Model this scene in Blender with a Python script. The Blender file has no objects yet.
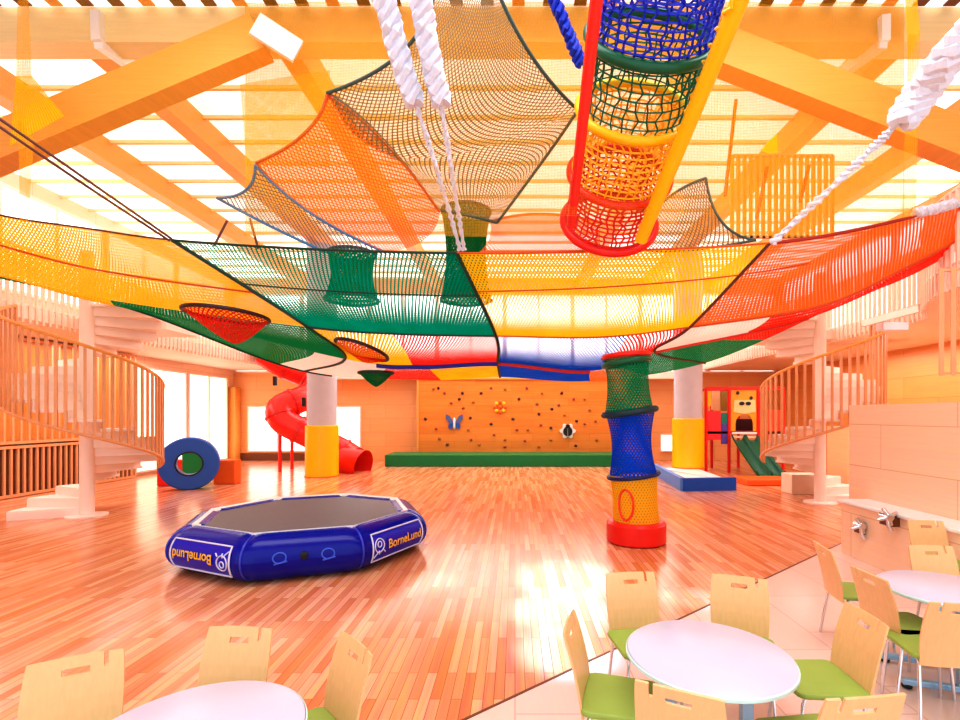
import bpy, bmesh, math, random
from mathutils import Vector, Matrix
random.seed(7)
PI = math.pi
SC = bpy.context.scene
COL = SC.collection
F = 490.0; HX = 515.0; HY = 415.0; CAMZ = 2.0
YAW = 0.0
RIGHT = Vector((math.cos(YAW), math.sin(YAW), 0)); FWD = Vector((-math.sin(YAW), math.cos(YAW), 0))

def C(px, py, Z):                       # a point at depth Z in front of the viewpoint
    return RIGHT*((px-HX)/F*Z) + FWD*Z + Vector((0, 0, CAMZ + (HY-py)/F*Z))
def G(px, py, z=0.0):                   # a point on the level z
    return C(px, py, (z-CAMZ)*F/(HY-py))

# ------------------------------------------------------------------ materials
def lin(c):
    f = lambda v: v/12.92 if v <= .04045 else ((v+.055)/1.055)**2.4
    return tuple(f(v/255.0) for v in c) + (1.0,)
def new_mat(name):
    m = bpy.data.materials.new(name); m.use_nodes = True
    nt = m.node_tree; nt.nodes.clear()
    return m, nt, nt.nodes.new, nt.links.new
def mat(name, rgb, rough=.5, metal=0.0, var=.10, scale=6.0, stretch=(1, 1, 1), emit=0.0, bump=0.0, spec=.5):
    m, nt, N, L = new_mat(name)
    out = N('ShaderNodeOutputMaterial'); b = N('ShaderNodeBsdfPrincipled')
    tc = N('ShaderNodeTexCoord'); mp = N('ShaderNodeMapping'); mp.inputs['Scale'].default_value = stretch
    nz = N('ShaderNodeTexNoise'); nz.inputs['Scale'].default_value = scale; nz.inputs['Detail'].default_value = 4
    mx = N('ShaderNodeMix'); mx.data_type = 'RGBA'
    c = lin(rgb)
    mx.inputs[6].default_value = tuple(v*(1-var) for v in c[:3]) + (1,)
    mx.inputs[7].default_value = tuple(min(1, v*(1+var)) for v in c[:3]) + (1,)
    L(tc.outputs['Object'], mp.inputs['Vector']); L(mp.outputs[0], nz.inputs['Vector'])
    L(nz.outputs['Fac'], mx.inputs[0]); L(mx.outputs[2], b.inputs['Base Color'])
    b.inputs['Roughness'].default_value = rough; b.inputs['Metallic'].default_value = metal
    b.inputs['Specular IOR Level'].default_value = spec
    if emit:
        L(mx.outputs[2], b.inputs['Emission Color']); b.inputs['Emission Strength'].default_value = emit
    if bump:
        bp = N('ShaderNodeBump'); bp.inputs['Strength'].default_value = bump; bp.inputs['Distance'].default_value = .01
        L(nz.outputs['Fac'], bp.inputs['Height']); L(bp.outputs[0], b.inputs['Normal'])
    L(b.outputs[0], out.inputs[0])
    return m
def plank_mat(name, c1, c2, cm, length, width, rough, axis='y', mortar=.004, grain=.25, spec=.5, lines=True):
    m, nt, N, L = new_mat(name)
    out = N('ShaderNodeOutputMaterial'); b = N('ShaderNodeBsdfPrincipled')
    tc = N('ShaderNodeTexCoord'); sx = N('ShaderNodeSeparateXYZ'); cx = N('ShaderNodeCombineXYZ')
    L(tc.outputs['Object'], sx.inputs[0])
    ia = {'y': (1, 0), 'x': (0, 2), 'yz': (1, 2), 'z': (2, 0), 'zy': (2, 1)}[axis]
    L(sx.outputs[ia[0]], cx.inputs[0]); L(sx.outputs[ia[1]], cx.inputs[1])
    br = N('ShaderNodeTexBrick'); br.offset = .37; br.offset_frequency = 2; br.squash = 1
    br.inputs['Color1'].default_value = lin(c1); br.inputs['Color2'].default_value = lin(c2); br.inputs['Mortar'].default_value = lin(cm)
    br.inputs['Scale'].default_value = 1; br.inputs['Mortar Size'].default_value = mortar
    br.inputs['Brick Width'].default_value = length; br.inputs['Row Height'].default_value = width; br.inputs['Bias'].default_value = 0
    L(cx.outputs[0], br.inputs['Vector'])
    mp = N('ShaderNodeMapping'); mp.inputs['Scale'].default_value = (1.2, 30, 1)
    L(cx.outputs[0], mp.inputs[0])
    nz = N('ShaderNodeTexNoise'); nz.inputs['Scale'].default_value = 1.0; nz.inputs['Detail'].default_value = 5
    L(mp.outputs[0], nz.inputs['Vector'])
    mx = N('ShaderNodeMix'); mx.data_type = 'RGBA'; mx.blend_type = 'OVERLAY'; mx.inputs[0].default_value = grain
    L(br.outputs['Color'], mx.inputs[6]); L(nz.outputs['Color'], mx.inputs[7])
    gm = N('ShaderNodeHueSaturation'); gm.inputs['Saturation'].default_value = 1.08
    L(mx.outputs[2], gm.inputs['Color'])
    L(gm.outputs[0], b.inputs['Base Color']); b.inputs['Roughness'].default_value = rough
    b.inputs['Specular IOR Level'].default_value = spec
    L(b.outputs[0], out.inputs[0])
    return m
def net_mat(name, rgb, cell=.07, w=.2, rgb2=None, diag=True, soft=0.0, emit=.0):
    """knotted cord netting: cords where the cell coordinate nears its border, open holes between them"""
    m, nt, N, L = new_mat(name)
    out = N('ShaderNodeOutputMaterial')
    uv = N('ShaderNodeUVMap'); uv.uv_map = 'UVMap'; sp = N('ShaderNodeSeparateXYZ'); L(uv.outputs[0], sp.inputs[0])
    def M(op, a, bb=None):
        n = N('ShaderNodeMath'); n.operation = op
        for i, v in enumerate((a, bb)):
            if v is None: continue
            if isinstance(v, (int, float)): n.inputs[i].default_value = v
            else: L(v, n.inputs[i])
        return n.outputs[0]
    u, v = sp.outputs[0], sp.outputs[1]
    if diag:
        a, c = M('ADD', u, M('MULTIPLY', v, .62)), M('SUBTRACT', u, M('MULTIPLY', v, .62))
    else:
        a, c = u, v
    fa = M('ABSOLUTE', M('SUBTRACT', M('FRACT', M('DIVIDE', a, cell)), .5))
    fc = M('ABSOLUTE', M('SUBTRACT', M('FRACT', M('DIVIDE', c, cell)), .5))
    du = N('ShaderNodeUVMap'); du.uv_map = 'Density'; ds = N('ShaderNodeSeparateXYZ'); L(du.outputs[0], ds.inputs[0])
    cord = M('GREATER_THAN', M('MAXIMUM', fa, fc), M('SUBTRACT', .5-w, ds.outputs[0]))
    if soft: cord = M('MAXIMUM', cord, soft)
    df = N('ShaderNodeBsdfDiffuse'); tl = N('ShaderNodeBsdfTranslucent'); tr = N('ShaderNodeBsdfTransparent')
    nz = N('ShaderNodeTexNoise'); nz.inputs['Scale'].default_value = 2.2; L(uv.outputs[0], nz.inputs['Vector'])
    mx = N('ShaderNodeMix'); mx.data_type = 'RGBA'
    c1 = lin(rgb); c2 = lin(rgb2) if rgb2 else tuple(x*.85 for x in c1[:3]) + (1,)
    mx.inputs[6].default_value = c1; mx.inputs[7].default_value = c2
    L(nz.outputs['Fac'], mx.inputs[0]); L(mx.outputs[2], df.inputs[0]); L(mx.outputs[2], tl.inputs[0])
    a1 = N('ShaderNodeMixShader'); a1.inputs[0].default_value = .55; L(df.outputs[0], a1.inputs[1]); L(tl.outputs[0], a1.inputs[2])
    last = a1.outputs[0]
    a2 = N('ShaderNodeMixShader'); L(cord, a2.inputs[0]); L(tr.outputs[0], a2.inputs[1]); L(last, a2.inputs[2])
    L(a2.outputs[0], out.inputs[0])
    return m
def sheer_mat(name, rgb, alpha):
    return net_mat(name, rgb, cell=.022, w=alpha/4.0, diag=False, soft=alpha*.75)

WOOD = mat('wood_panel', (248, 204, 158), .35, var=.10, scale=3, stretch=(.5, .5, 9))
PLY = mat('plywood', (236, 192, 140), .35, var=.10, scale=4, stretch=(14, 14, .8))
BEAM = mat('glulam', (240, 170, 84), .45, var=.16, scale=3, stretch=(.6, .6, 14))
BEAMX = mat('glulam_pale', (250, 222, 168), .45, var=.12, scale=3, stretch=(.5, 8, 8))
SLAT = mat('slat_wood', (232, 168, 118), .4, var=.1)
SLATP = mat('slat_pale', (250, 222, 200), .4, var=.08)
DARKW = mat('dark_wood', (120, 66, 34), .4, var=.2)
CREAM = mat('cream_paint', (255, 234, 222), .5, var=.03)
WHITE = mat('white_paint', (246, 244, 246), .35, var=.02)
CEILW = mat('glowing_ceiling_board', (250, 251, 255), .6, var=.02, emit=.85)  # white boards given an added glow that lights the hall; not lamps
GLOW = mat('bright_glass', (250, 252, 255), .1, var=.01, emit=1.7)
GLOWW = mat('warm_bright_glass', (255, 244, 222), .1, var=.03, emit=1.3)
YELLOW = mat('yellow_vinyl', (255, 200, 0), .35, var=.06)
RED = mat('red_vinyl', (232, 30, 20), .35, var=.08)
REDP = mat('red_plastic', (240, 50, 40), .25, var=.06)
BLUE = mat('blue_vinyl', (36, 92, 190), .4, var=.06)
DBLUE = mat('deep_blue_vinyl', (2, 12, 150), .2, var=.12, scale=3, spec=.28)
GREEN = mat('green_vinyl', (0, 128, 66), .45, var=.1)
DGREEN = mat('deep_green_plastic', (0, 96, 62), .3, var=.1)
ORANGE = mat('orange_vinyl', (246, 110, 26), .4, var=.06)
MATG = mat('jump_mat', (104, 96, 100), .5, var=.14, scale=20)
GREY = mat('grey_concrete', (200, 196, 206), .6, var=.07, scale=5)
CHROME = mat('chrome', (225, 228, 235), .18, metal=1.0, var=.04)
STEELB = mat('pale_blue_steel', (160, 200, 232), .3, metal=.35, var=.05)
BLACK = mat('black_rubber', (22, 20, 24), .5, var=.2)
SEATG = mat('green_seat', (156, 180, 84), .55, var=.1)
ROPEW = mat('white_rope', (224, 230, 248), .6, var=.1, scale=30, bump=.4)
ROPEB = mat('blue_rope', (10, 50, 190), .6, var=.2, scale=30)
ROPED = mat('dark_rope', (104, 58, 46), .6, var=.2)
ROPEG = mat('dark_green_rope', (20, 60, 44), .6, var=.2)
ROPEO = mat('orange_rope', (214, 90, 30), .6, var=.2)
GOLD = mat('yellow_print', (250, 200, 40), .4, var=.05)
WPRINT = mat('white_print', (225, 228, 250), .4, var=.05)
LBLUEP = mat('light_blue_print', (70, 110, 230), .3, var=.05)
BANNER = mat('blue_banner', (4, 12, 190), .3, var=.1)
PURPLE = mat('purple_panel', (92, 74, 170), .4, var=.1)
TEAL = mat('teal_panel', (20, 130, 120), .4, var=.1)
FLOORW = plank_mat('wood_floor_boards', (242, 188, 154), (214, 138, 98), (178, 108, 76), .95, .075, .2, 'y', .0025, .35)
FLOORT = plank_mat('cafe_tile', (244, 214, 204), (240, 208, 196), (226, 186, 174), .9, .9, .22, 'y', .006, .05)
PANELW = plank_mat('wood_wall_panels', (248, 196, 146), (244, 188, 134), (222, 160, 110), 1.9, .62, .35, 'x', .006, .15)
PANELS = plank_mat('wood_side_panels', (250, 220, 194), (247, 214, 186), (226, 182, 150), 1.9, .62, .35, 'yz', .006, .15)
CLIMB = plank_mat('climbing_boards', (238, 158, 92), (228, 146, 82), (206, 124, 66), 2.4, .3, .45, 'x', .005, .3)

# ------------------------------------------------------------------ mesh building
class MB:
    def __init__(s): s.v = []; s.f = []; s.uv = {}; s.den = {}
    def add(s, vs, fs):
        b = len(s.v); s.v += [Vector(p) for p in vs]; s.f += [tuple(b+i for i in f) for f in fs]; return s
    def box(s, cx, cy, cz, sx, sy, sz, rz=0.0, M=None):
        vs = [Vector((x*sx/2, y*sy/2, z*sz/2)) for x in (-1, 1) for y in (-1, 1) for z in (-1, 1)]
        R = Matrix.Rotation(rz, 3, 'Z')
        vs = [R @ p + Vector((cx, cy, cz)) for p in vs]
        if M: vs = [M @ p for p in vs]
        return s.add(vs, [(0, 1, 3, 2), (4, 6, 7, 5), (0, 4, 5, 1), (2, 3, 7, 6), (0, 2, 6, 4), (1, 5, 7, 3)])
    def span(s, x0, x1, y0, y1, z0, z1): return s.box((x0+x1)/2, (y0+y1)/2, (z0+z1)/2, abs(x1-x0), abs(y1-y0), abs(z1-z0))
    def bar(s, a, b, w, h):
        """a square bar from a to b, w across and h high"""
        a = Vector(a); b = Vector(b); d = (b-a).normalized()
        up = Vector((0, 0, 1)) if abs(d.z) < .98 else Vector((0, 1, 0))
        r = d.cross(up).normalized(); u = r.cross(d)
        vs = [p + r*(i*w/2) + u*(j*h/2) for p in (a, b) for i, j in ((-1, -1), (1, -1), (1, 1), (-1, 1))]
        return s.add(vs, [(3, 2, 1, 0), (4, 5, 6, 7), (0, 1, 5, 4), (1, 2, 6, 5), (2, 3, 7, 6), (3, 0, 4, 7)])
    def tube(s, pts, r, n=8, cap=True, closed=False):
        pts = [Vector(p) for p in pts]; k = len(pts); rad = r if isinstance(r, (list, tuple)) else [r]*k
        ref = None; vs = []
        for i, p in enumerate(pts):
            a = pts[(i-1) % k] if (closed or i) else p; b = pts[(i+1) % k] if (closed or i < k-1) else p
            d = (b-a).normalized()
            if ref is None: ref = Vector((0, 0, 1)) if abs(d.z) < .9 else Vector((1, 0, 0))
            x = (ref - d*ref.dot(d)).normalized(); y = d.cross(x); ref = x
            vs += [p + (x*math.cos(2*PI*j/n) + y*math.sin(2*PI*j/n))*rad[i] for j in range(n)]
        fs = []
        for i in range(k if closed else k-1):
            q = (i+1) % k
            fs += [(i*n+j, i*n+(j+1) % n, q*n+(j+1) % n, q*n+j) for j in range(n)]
        if cap and not closed: fs += [tuple(range(n-1, -1, -1)), tuple((k-1)*n+j for j in range(n))]
        return s.add(vs, fs)
    def lathe(s, prof, n=32, c=(0, 0, 0), cap=True):
        c = Vector(c); k = len(prof)
        vs = [c + Vector((r*math.cos(2*PI*j/n), r*math.sin(2*PI*j/n), z)) for r, z in prof for j in range(n)]
        fs = [(i*n+j, i*n+(j+1) % n, (i+1)*n+(j+1) % n, (i+1)*n+j) for i in range(k-1) for j in range(n)]
        if cap: fs += [tuple(range(n-1, -1, -1)), tuple((k-1)*n+j for j in range(n))]
        return s.add(vs, fs)
    def poly(s, pts, z0, z1):
        n = len(pts)
        vs = [(p[0], p[1], z0) for p in pts] + [(p[0], p[1], z1) for p in pts]
        return s.add(vs, [tuple(range(n-1, -1, -1)), tuple(range(n, 2*n))] + [(i, (i+1) % n, n+(i+1) % n, n+i) for i in range(n)])
    def grid(s, P, nu, nv, dens=None):
        """surface P(u, v), u and v in 0..1, with UVs in metres"""
        g = [[Vector(P(i/nu, j/nv)) for j in range(nv+1)] for i in range(nu+1)]
        b = len(s.v)
        for row in g: s.v += row
        # arc lengths
        U = [[0.0]*(nv+1) for _ in range(nu+1)]; V = [[0.0]*(nv+1) for _ in range(nu+1)]
        jm = nv//2; im = nu//2; au = 0; av = 0; ul = [0]; vl = [0]
        for i in range(1, nu+1): au += (g[i][jm]-g[i-1][jm]).length; ul.append(au)
        for j in range(1, nv+1): av += (g[im][j]-g[im][j-1]).length; vl.append(av)
        for i in range(nu):
            for j in range(nv):
                ids = [(i, j), (i+1, j), (i+1, j+1), (i, j+1)]
                s.uv[len(s.f)] = [(ul[a], vl[c]) for a, c in ids]
                if dens: s.den[len(s.f)] = [(dens(a/nu, c/nv), 0) for a, c in ids]
                s.f.append(tuple(b + a*(nv+1) + c for a, c in ids))
        return s
    def build(s, name, m, parent=None, smooth=False, bevel=0.0, loc=None):
        me = bpy.data.meshes.new(name); me.from_pydata([tuple(p) for p in s.v], [], s.f)
        if s.uv:
            l = me.uv_layers.new(name='UVMap')
            for p in me.polygons:
                q = s.uv.get(p.index)
                if q:
                    for k, li in enumerate(p.loop_indices): l.data[li].uv = q[k]
        if s.den:
            l = me.uv_layers.new(name='Density')
            for p in me.polygons:
                q = s.den.get(p.index)
                if q:
                    for k, li in enumerate(p.loop_indices): l.data[li].uv = q[k]
        me.materials.append(m); me.update()
        bm = bmesh.new(); bm.from_mesh(me); bmesh.ops.recalc_face_normals(bm, faces=bm.faces[:]); bm.to_mesh(me); bm.free()
        if smooth:
            for p in me.polygons: p.use_smooth = True
        o = bpy.data.objects.new(name, me); COL.objects.link(o)
        if parent is not None: o.parent = parent
        if loc is not None: o.location = loc
        if bevel:
            bv = o.modifiers.new('bevel', 'BEVEL'); bv.width = bevel; bv.segments = 2; bv.limit_method = 'ANGLE'
        if smooth: 
            try: me.set_sharp_from_angle(angle=math.radians(40))
            except Exception: pass
        return o
def tag(o, label, cat, group=None):
    o['label'] = label; o['category'] = cat
    if group: o['group'] = group
    return o
def empty(name, loc, label, cat, group=None, rz=0.0):
    o = bpy.data.objects.new(name, None); COL.objects.link(o); o.location = loc; o.rotation_euler = (0, 0, rz)
    o.empty_display_size = .1
    return tag(o, label, cat, group)
def struct(o): o['kind'] = 'structure'; return o
def copy_tree(o, parent=None):
    c = o.copy(); COL.objects.link(c); c.parent = parent
    for ch in list(o.children): copy_tree(ch, c)
    return c
def crom(P, t):
    """Catmull-Rom through the points P, t in 0..len-1"""
    n = len(P); i = min(int(t), n-2); f = t-i
    p1, p2 = P[i], P[i+1]; p0 = P[i-1] if i else p1*2-p2; p3 = P[i+2] if i+2 < n else p2*2-p1
    return .5*((2*p1) + (p2-p0)*f + (2*p0-5*p1+4*p2-p3)*f*f + (3*p1-p0-3*p2+p3)*f**3)
def spline(P, n):
    P = [Vector(p) for p in P]; return [crom(P, (len(P)-1)*i/n) for i in range(n+1)]

# ------------------------------------------------------------------ camera, world
cd = bpy.data.cameras.new('camera'); cam = bpy.data.objects.new('camera', cd); COL.objects.link(cam)
cam.location = (0, 0, CAMZ); cam.rotation_euler = (PI/2, 0, YAW)
cd.sensor_width = 36; cd.lens = F/960*36; cd.shift_x = (480-HX)/960; cd.shift_y = (HY-360)/960; cd.clip_end = 200; cd.clip_start = .05
SC.camera = cam
w = bpy.data.worlds.new('world'); SC.world = w; w.use_nodes = True
bg = w.node_tree.nodes['Background']; bg.inputs[0].default_value = (.92, .96, 1.0, 1); bg.inputs[1].default_value = 1.6
try:
    SC.view_settings.view_transform = 'Standard'; SC.view_settings.look = 'None'
    SC.view_settings.exposure = 0.12; SC.view_settings.gamma = 0.81
except Exception: pass
try:
    SC.cycles.max_bounces = 6; SC.cycles.diffuse_bounces = 4; SC.cycles.transparent_max_bounces = 16
    SC.cycles.caustics_reflective = False; SC.cycles.caustics_refractive = False; SC.cycles.sample_clamp_indirect = 6
except Exception: pass

# ------------------------------------------------------------------ setting
XL, XR, YB, YF, ZC = -12.4, 11.5, 21.6, -2.0, 8.0
struct(MB().span(XL-.2, XR+.2, YF, YB+.2, -.2, 0).build('floor', FLOORW))
ta, tb = G(470, 718), G(870, 530)
d = (tb-ta).normalized()
t0 = ta - d*4; t1 = tb + d*1.2
struct(MB().poly([(t0.x, t0.y), (t1.x, t1.y), (8.5, t1.y), (8.5, YF), (t0.x, YF)][::1], .0, .006).build('floor_cafe', FLOORT))
struct(MB().bar((t0.x, t0.y, .006), (t1.x, t1.y, .006), .02, .008).build('trim_floor_edge', DARKW))

# back wall: lower wood wall, strip of glass above, header
bw = MB()
bw.span(XL, XR, YB, YB+.2, 0, 3.85).span(XL, XR, YB, YB+.2, 7.35, ZC)
struct(bw.build('wall_back', PANELW))
struct(MB().span(XL-.2, XL, YF, YB+.2, 0, ZC).build('wall_left', PANELS))
PANELR = plank_mat('wood_right_wall', (240, 176, 118), (234, 166, 106), (206, 134, 84), 1.9, .62, .35, 'yz', .006, .15)
struct(MB().span(XR, XR+.2, YF, YB+.2, 0, ZC).build('wall_right', PANELR))
# ceiling
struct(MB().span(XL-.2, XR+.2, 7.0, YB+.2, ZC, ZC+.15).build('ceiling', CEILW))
struct(MB().span(XL-.2, XR+.2, YF, 7.0, ZC+.25, ZC+.4).build('ceiling_front', mat('glowing_ceiling_front_board', (255, 236, 222), .6, var=.03, emit=.7)))  # near ceiling glows as well, an added soft downlight
for k in range(16):
    y = 8.05 + k*.89
    struct(MB().span(XL, XR, y-.035, y+.035, ZC-.07, ZC).build('ceiling_purlin', BEAMX))
for k in range(53):
    x = XL + .3 + k*.45
    struct(MB().span(x-.09, x+.09, YF+.5, 7.17, ZC-.02, ZC+.25).build('ceiling_joist', DARKW if k % 3 else BEAM))
for x in (-9.0, -6.4, -3.45, 2.9, 5.75, 8.6):
    struct(MB().span(x-.16, x+.16, 7.55, YB, ZC-.5, ZC-.0).build('ceiling_beam', BEAM))
struct(MB().span(XL, XR, 7.2, 7.55, ZC-.52, ZC+.02).build('ceiling_beam', BEAMX))
for a, b in ((C(262, 38, 7.0), C(-70, 178, 7.0)), (C(722, 52, 7.0), C(1000, 160, 7.0))):
    struct(MB().bar(a, b, .30, .52).build('ceiling_strut', BEAM))
for sgn, pts in ((-1, [(97, 12, 7.15), (98, 42, 7.15), (135, 68, 7.9)]), (1, [(884, 16, 7.1), (884, 42, 7.15), (840, 74, 7.9)])):
    p = [C(*q) for q in pts]
    struct(MB().bar(p[0], p[1], .13, .10).bar(p[1], p[2], .13, .16).build('ceiling_steel_tie', WHITE))
p = C(272, 34, 6.8)
struct(MB().bar(C(255, 24, 6.7), C(298, 52, 6.9), .06, .34).build('ceiling_connector_plate', WHITE))
# clerestory glass
n = 0
def window(x0, x1, y0, y1, z0, z1, glass, nm, fw=.07, bars=1):
    """a framed pane in the wall plane: either x or y range is thin"""
    global n
    n += 1
    o = MB()
    alongx = abs(x1-x0) > abs(y1-y0)
    L0, L1 = (x0, x1) if alongx else (y0, y1)
    def put(m, a, b, za, zb, t):
        c = (y0+y1)/2 if alongx else (x0+x1)/2
        if alongx: m.span(a, b, c-t, c+t, za, zb)
        else: m.span(c-t, c+t, a, b, za, zb)
    put(o, L0, L1, z0, z0+fw, .06); put(o, L0, L1, z1-fw, z1, .06)
    for k in range(bars+1):
        a = L0 + (L1-L0-fw)*k/bars
        put(o, a, a+fw, z0+fw, z1-fw, .06)
    fr = struct(o.build('window_%d' % n, nm))
    g = MB(); put(g, L0+fw*.5, L1-fw*.5, z0+fw*.5, z1-fw*.5, .012); g.build('pane', glass, fr)
for k in range(8):
    x0 = XL + (XR-XL)*k/8
    window(x0, x0+(XR-XL)/8, YB-.0, YB+.14, 3.85, 7.35, GLOW, CREAM, .09, 2)
for k in range(5):
    window(XL-.02, XL+.05, 5.5+k*3.1, 8.5+k*3.1, 5.0, 7.6, GLOW, CREAM, .09, 2)
    window(XR-.05, XR+.02, 5.5+k*3.1, 8.5+k*3.1, 5.0, 7.6, GLOW, CREAM, .09, 2)
# tall bright windows under the left gallery, then two in the back wall
window(XL-.0, XL+.06, 15.9, 18.4, .1, 3.6, GLOWW, CREAM, .06, 1)
window(XL-.0, XL+.06, 18.5, 21.0, .1, 3.6, GLOWW, CREAM, .06, 2)
def backwin(pa, pb, glass=GLOW, nm=CREAM, bars=1):
    a = C(pa[0], pa[1], 21.4); b = C(pb[0], pb[1], 21.4)
    window(a.x, b.x, YB-.06, YB-.0, max(.05, b.z), a.z, glass, nm, .06, bars)
backwin((246, 406), (306, 452), bars=2); backwin((332, 406), (360, 452))
backwin((661, 434), (676, 452)); 
# dado below back windows
a = C(246, 455, 21.4); b = C(308, 455, 21.4)
struct(MB().span(XL, -7.0, YB-.06, YB, 0, .32).build('baseboard_back', DARKW))
struct(MB().span(XL+.02, XL+.32, YB-.45, YB-.02, 0, 3.2).build('trim_corner_post', BEAM))

# galleries on both sides (floor slabs with an opening over each stair)
ZM0, ZM1 = 3.95, 4.19
LE = [Vector(p) for p in ((-7.7, 3.0, 0), (-7.9, 5.0, 0), (-8.25, 6.6, 0), (-9.1, 7.5, 0), (-9.8, 8.6, 0), (-9.9, 13.3, 0), (-9.6, 18, 0), (-9.4, YB, 0))]
RE = [Vector(p) for p in ((5.9, 3.0, 0), (6.2, 5.5, 0), (6.6, 7.6, 0), (7.4, 8.9, 0), (8.1, 9.9, 0), (8.15, 13, 0), (7.9, 17, 0), (7.8, YB, 0))]
SL = G(87, 516); SR = G(820, 503)
SRAD = 1.32
def gallery(edge, xw, st, nm):
    pts = spline(edge, 48); m = MB(); sg = 1 if xw > 0 else -1
    for a, b in zip(pts, pts[1:]):
        m.poly([(a.x, a.y), (b.x, b.y), (xw, b.y), (xw, a.y)], ZM0, ZM1)
    xs_ = sorted((st.x - sg*.55, sg*10.2)); m.span(xs_[0], xs_[1], st.y+1.42, st.y+2.6, ZM0, ZM1)
    struct(m.build('floor_gallery_' + nm, CREAM))
gallery(LE, XL, SL, 'left'); gallery(RE, XR, SR, 'right')
struct(MB().span(-9.4, 7.8, 20.9, YB, 3.55, 3.85).build('trim_back_ledge', CREAM))

def rail_run(pts, z0, h, step, w, t, slat_m, rail_m, root, hand=.04):
    """slats along a path with a rail above and below"""
    total = sum((b-a).length for a, b in zip(pts, pts[1:])); k = int(total/step)
    s = MB()
    i = 0; acc = 0
    for q in range(k+1):
        dd = q*step
        while i < len(pts)-2 and acc + (pts[i+1]-pts[i]).length < dd: acc += (pts[i+1]-pts[i]).length; i += 1
        L = (pts[i+1]-pts[i]); f = (dd-acc)/max(L.length, 1e-6); p = pts[i]+L*min(f, 1)
        s.box(p.x, p.y, p.z+z0+h/2, w, t, h, math.atan2(L.y, L.x))
    s.build('slat_panel', slat_m, root)
    up = [p+Vector((0, 0, z0+h)) for p in pts]; lo = [p+Vector((0, 0, z0+.36)) for p in pts]
    m1 = MB(); m2 = MB()
    for a, b in zip(up, up[1:]): m1.bar(a, b, hand, hand)
    for a, b in zip(lo, lo[1:]): m2.bar(a, b, hand*.8, hand*.8)
    m1.build('top_rail', rail_m, root); m2.build('bottom_rail', rail_m, root)
r = empty('gallery_railing', (0, 0, 0), 'tall pale slat railing along the edge of the upper gallery behind the yellow netting', 'railing', 'gallery railings')
rail_run(spline(LE, 60), ZM1-.32, 1.5, .15, .05, .05, SLATP, CREAM, r)
r = empty('gallery_railing', (0, 0, 0), 'tall pale slat railing along the edge of the upper gallery beneath the orange-red netting', 'railing', 'gallery railings')
rail_run(spline(RE, 60), ZM1-.32, 1.45, .15, .05, .05, SLATP, CREAM, r)
# inner wooden slat screens under / on the galleries
def slat_screen(a, b, z0, z1, step, label, m=SLAT, back=None, w=.05, nm='slat_screen', fw=.07):
    r = empty(nm, (0, 0, 0), label, 'screen')
    s = MB(); a = Vector(a); b = Vector(b); k = int((b-a).length/step); an = math.atan2((b-a).y, (b-a).x)
    for q in range(k+1):
        p = a+(b-a)*q/k; s.box(p.x, p.y, (z0+z1)/2, w, w*.9, z1-z0, an)
    s.build('slat_panel', m, r)
    nrm = Vector((-(b-a).y, (b-a).x, 0)).normalized()
    rr = MB()
    for z in (z0+.03, z1-.03): rr.bar(a+Vector((0, 0, z)), b+Vector((0, 0, z)), fw, fw)
    rr.build('frame', m, r)
    if back:
        off = nrm*back[1]
        MB().bar(a+off+Vector((0, 0, (z0+z1)/2)), b+off+Vector((0, 0, (z0+z1)/2)), .03, z1-z0).build('backing', back[0], r)
    return r
slat_screen((XL+.3, 7.6, 0), (XL+.3, 15.6, 0), .02, 1.25, .16, 'low slatted wooden screen with dark gaps along the left wall behind the stair', SLAT, (DARKW, .1))
slat_screen((XL+.3, 7.6, 0), (XL+.3, 15.6, 0), 1.3, 3.9, .2, 'upper slatted wooden screen above the low one behind the left stair', SLAT, (BEAM, .1))
p = C(950, 300, 4.7)
p = C(948, 300, 6.4)
slat_screen((p.x, p.y+.1, 0), (p.x+.9, p.y-.5, 0), 2.52, 3.94, .11, 'short hanging slat screen under the gallery over the cafe corner', SLAT, None, .05, 'hanging_slat_screen', .03)

# ------------------------------------------------------------------ spiral stairs
def spiral(c, start, sg, label, SRAD=1.2, NB_=38):
    c = Vector((c.x, c.y, 0))
    r = empty('spiral_staircase', c, label, 'staircase', 'spiral staircases')
    MB().lathe([(.12, 0), (.12, 5.2), (.1, 5.22)], 20).build('pole', CREAM, r, True)
    MB().lathe([(.34, 0), (.34, .03), (.14, .05)], 24).build('base_plate', CREAM, r, True)
    NS = 24; dA = math.radians(24); rise = .1745
    ang = lambda q: start + sg*q*dA
    for k in range(NS):
        a0, a1 = ang(k), ang(k+1.12); z = rise*(k+1)
        P = []
        for q in range(5):
            a = a0+(a1-a0)*q/4; P.append((SRAD*math.cos(a), SRAD*math.sin(a)))
        P += [(.1*math.cos(a1), .1*math.sin(a1)), (.1*math.cos(a0), .1*math.sin(a0))]
        if sg < 0: P = P[::-1]
        t = MB().poly(P, z-.05, z)
        # riser lip under the front edge
        t.bar((.1*math.cos(a0), .1*math.sin(a0), z-.115), (SRAD*math.cos(a0), SRAD*math.sin(a0), z-.115), .025, .17)
        t.build('tread', CREAM, r)
    q0 = 6.0
    s = MB(); hr = []; lr = []
    nb = NB_
    for i in range(nb+1):
        q = q0 + (15.6-q0)*i/nb; a = ang(q); z = rise*q
        x, y = (SRAD+.03)*math.cos(a), (SRAD+.03)*math.sin(a)
        s.box(x, y, z+.59, .035, .045, 1.62, a)
        hr.append((x, y, z+1.40)); lr.append((x, y, z-.2))
    s.build('slat_panel', SLAT, r)
    MB().tube(hr, .03, 8).build('handrail', BEAM, r, True)
    MB().tube(lr, .03, 8).build('lower_rail', SLAT, r, True)
    return r
spiral(SL, math.radians(203), -1, 'pale spiral staircase with timber slat railing near the blue ring')
spiral(SR, math.radians(349), 1, 'pale spiral staircase with timber slat railing near the green slide and play house', 1.17, 30)
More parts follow.
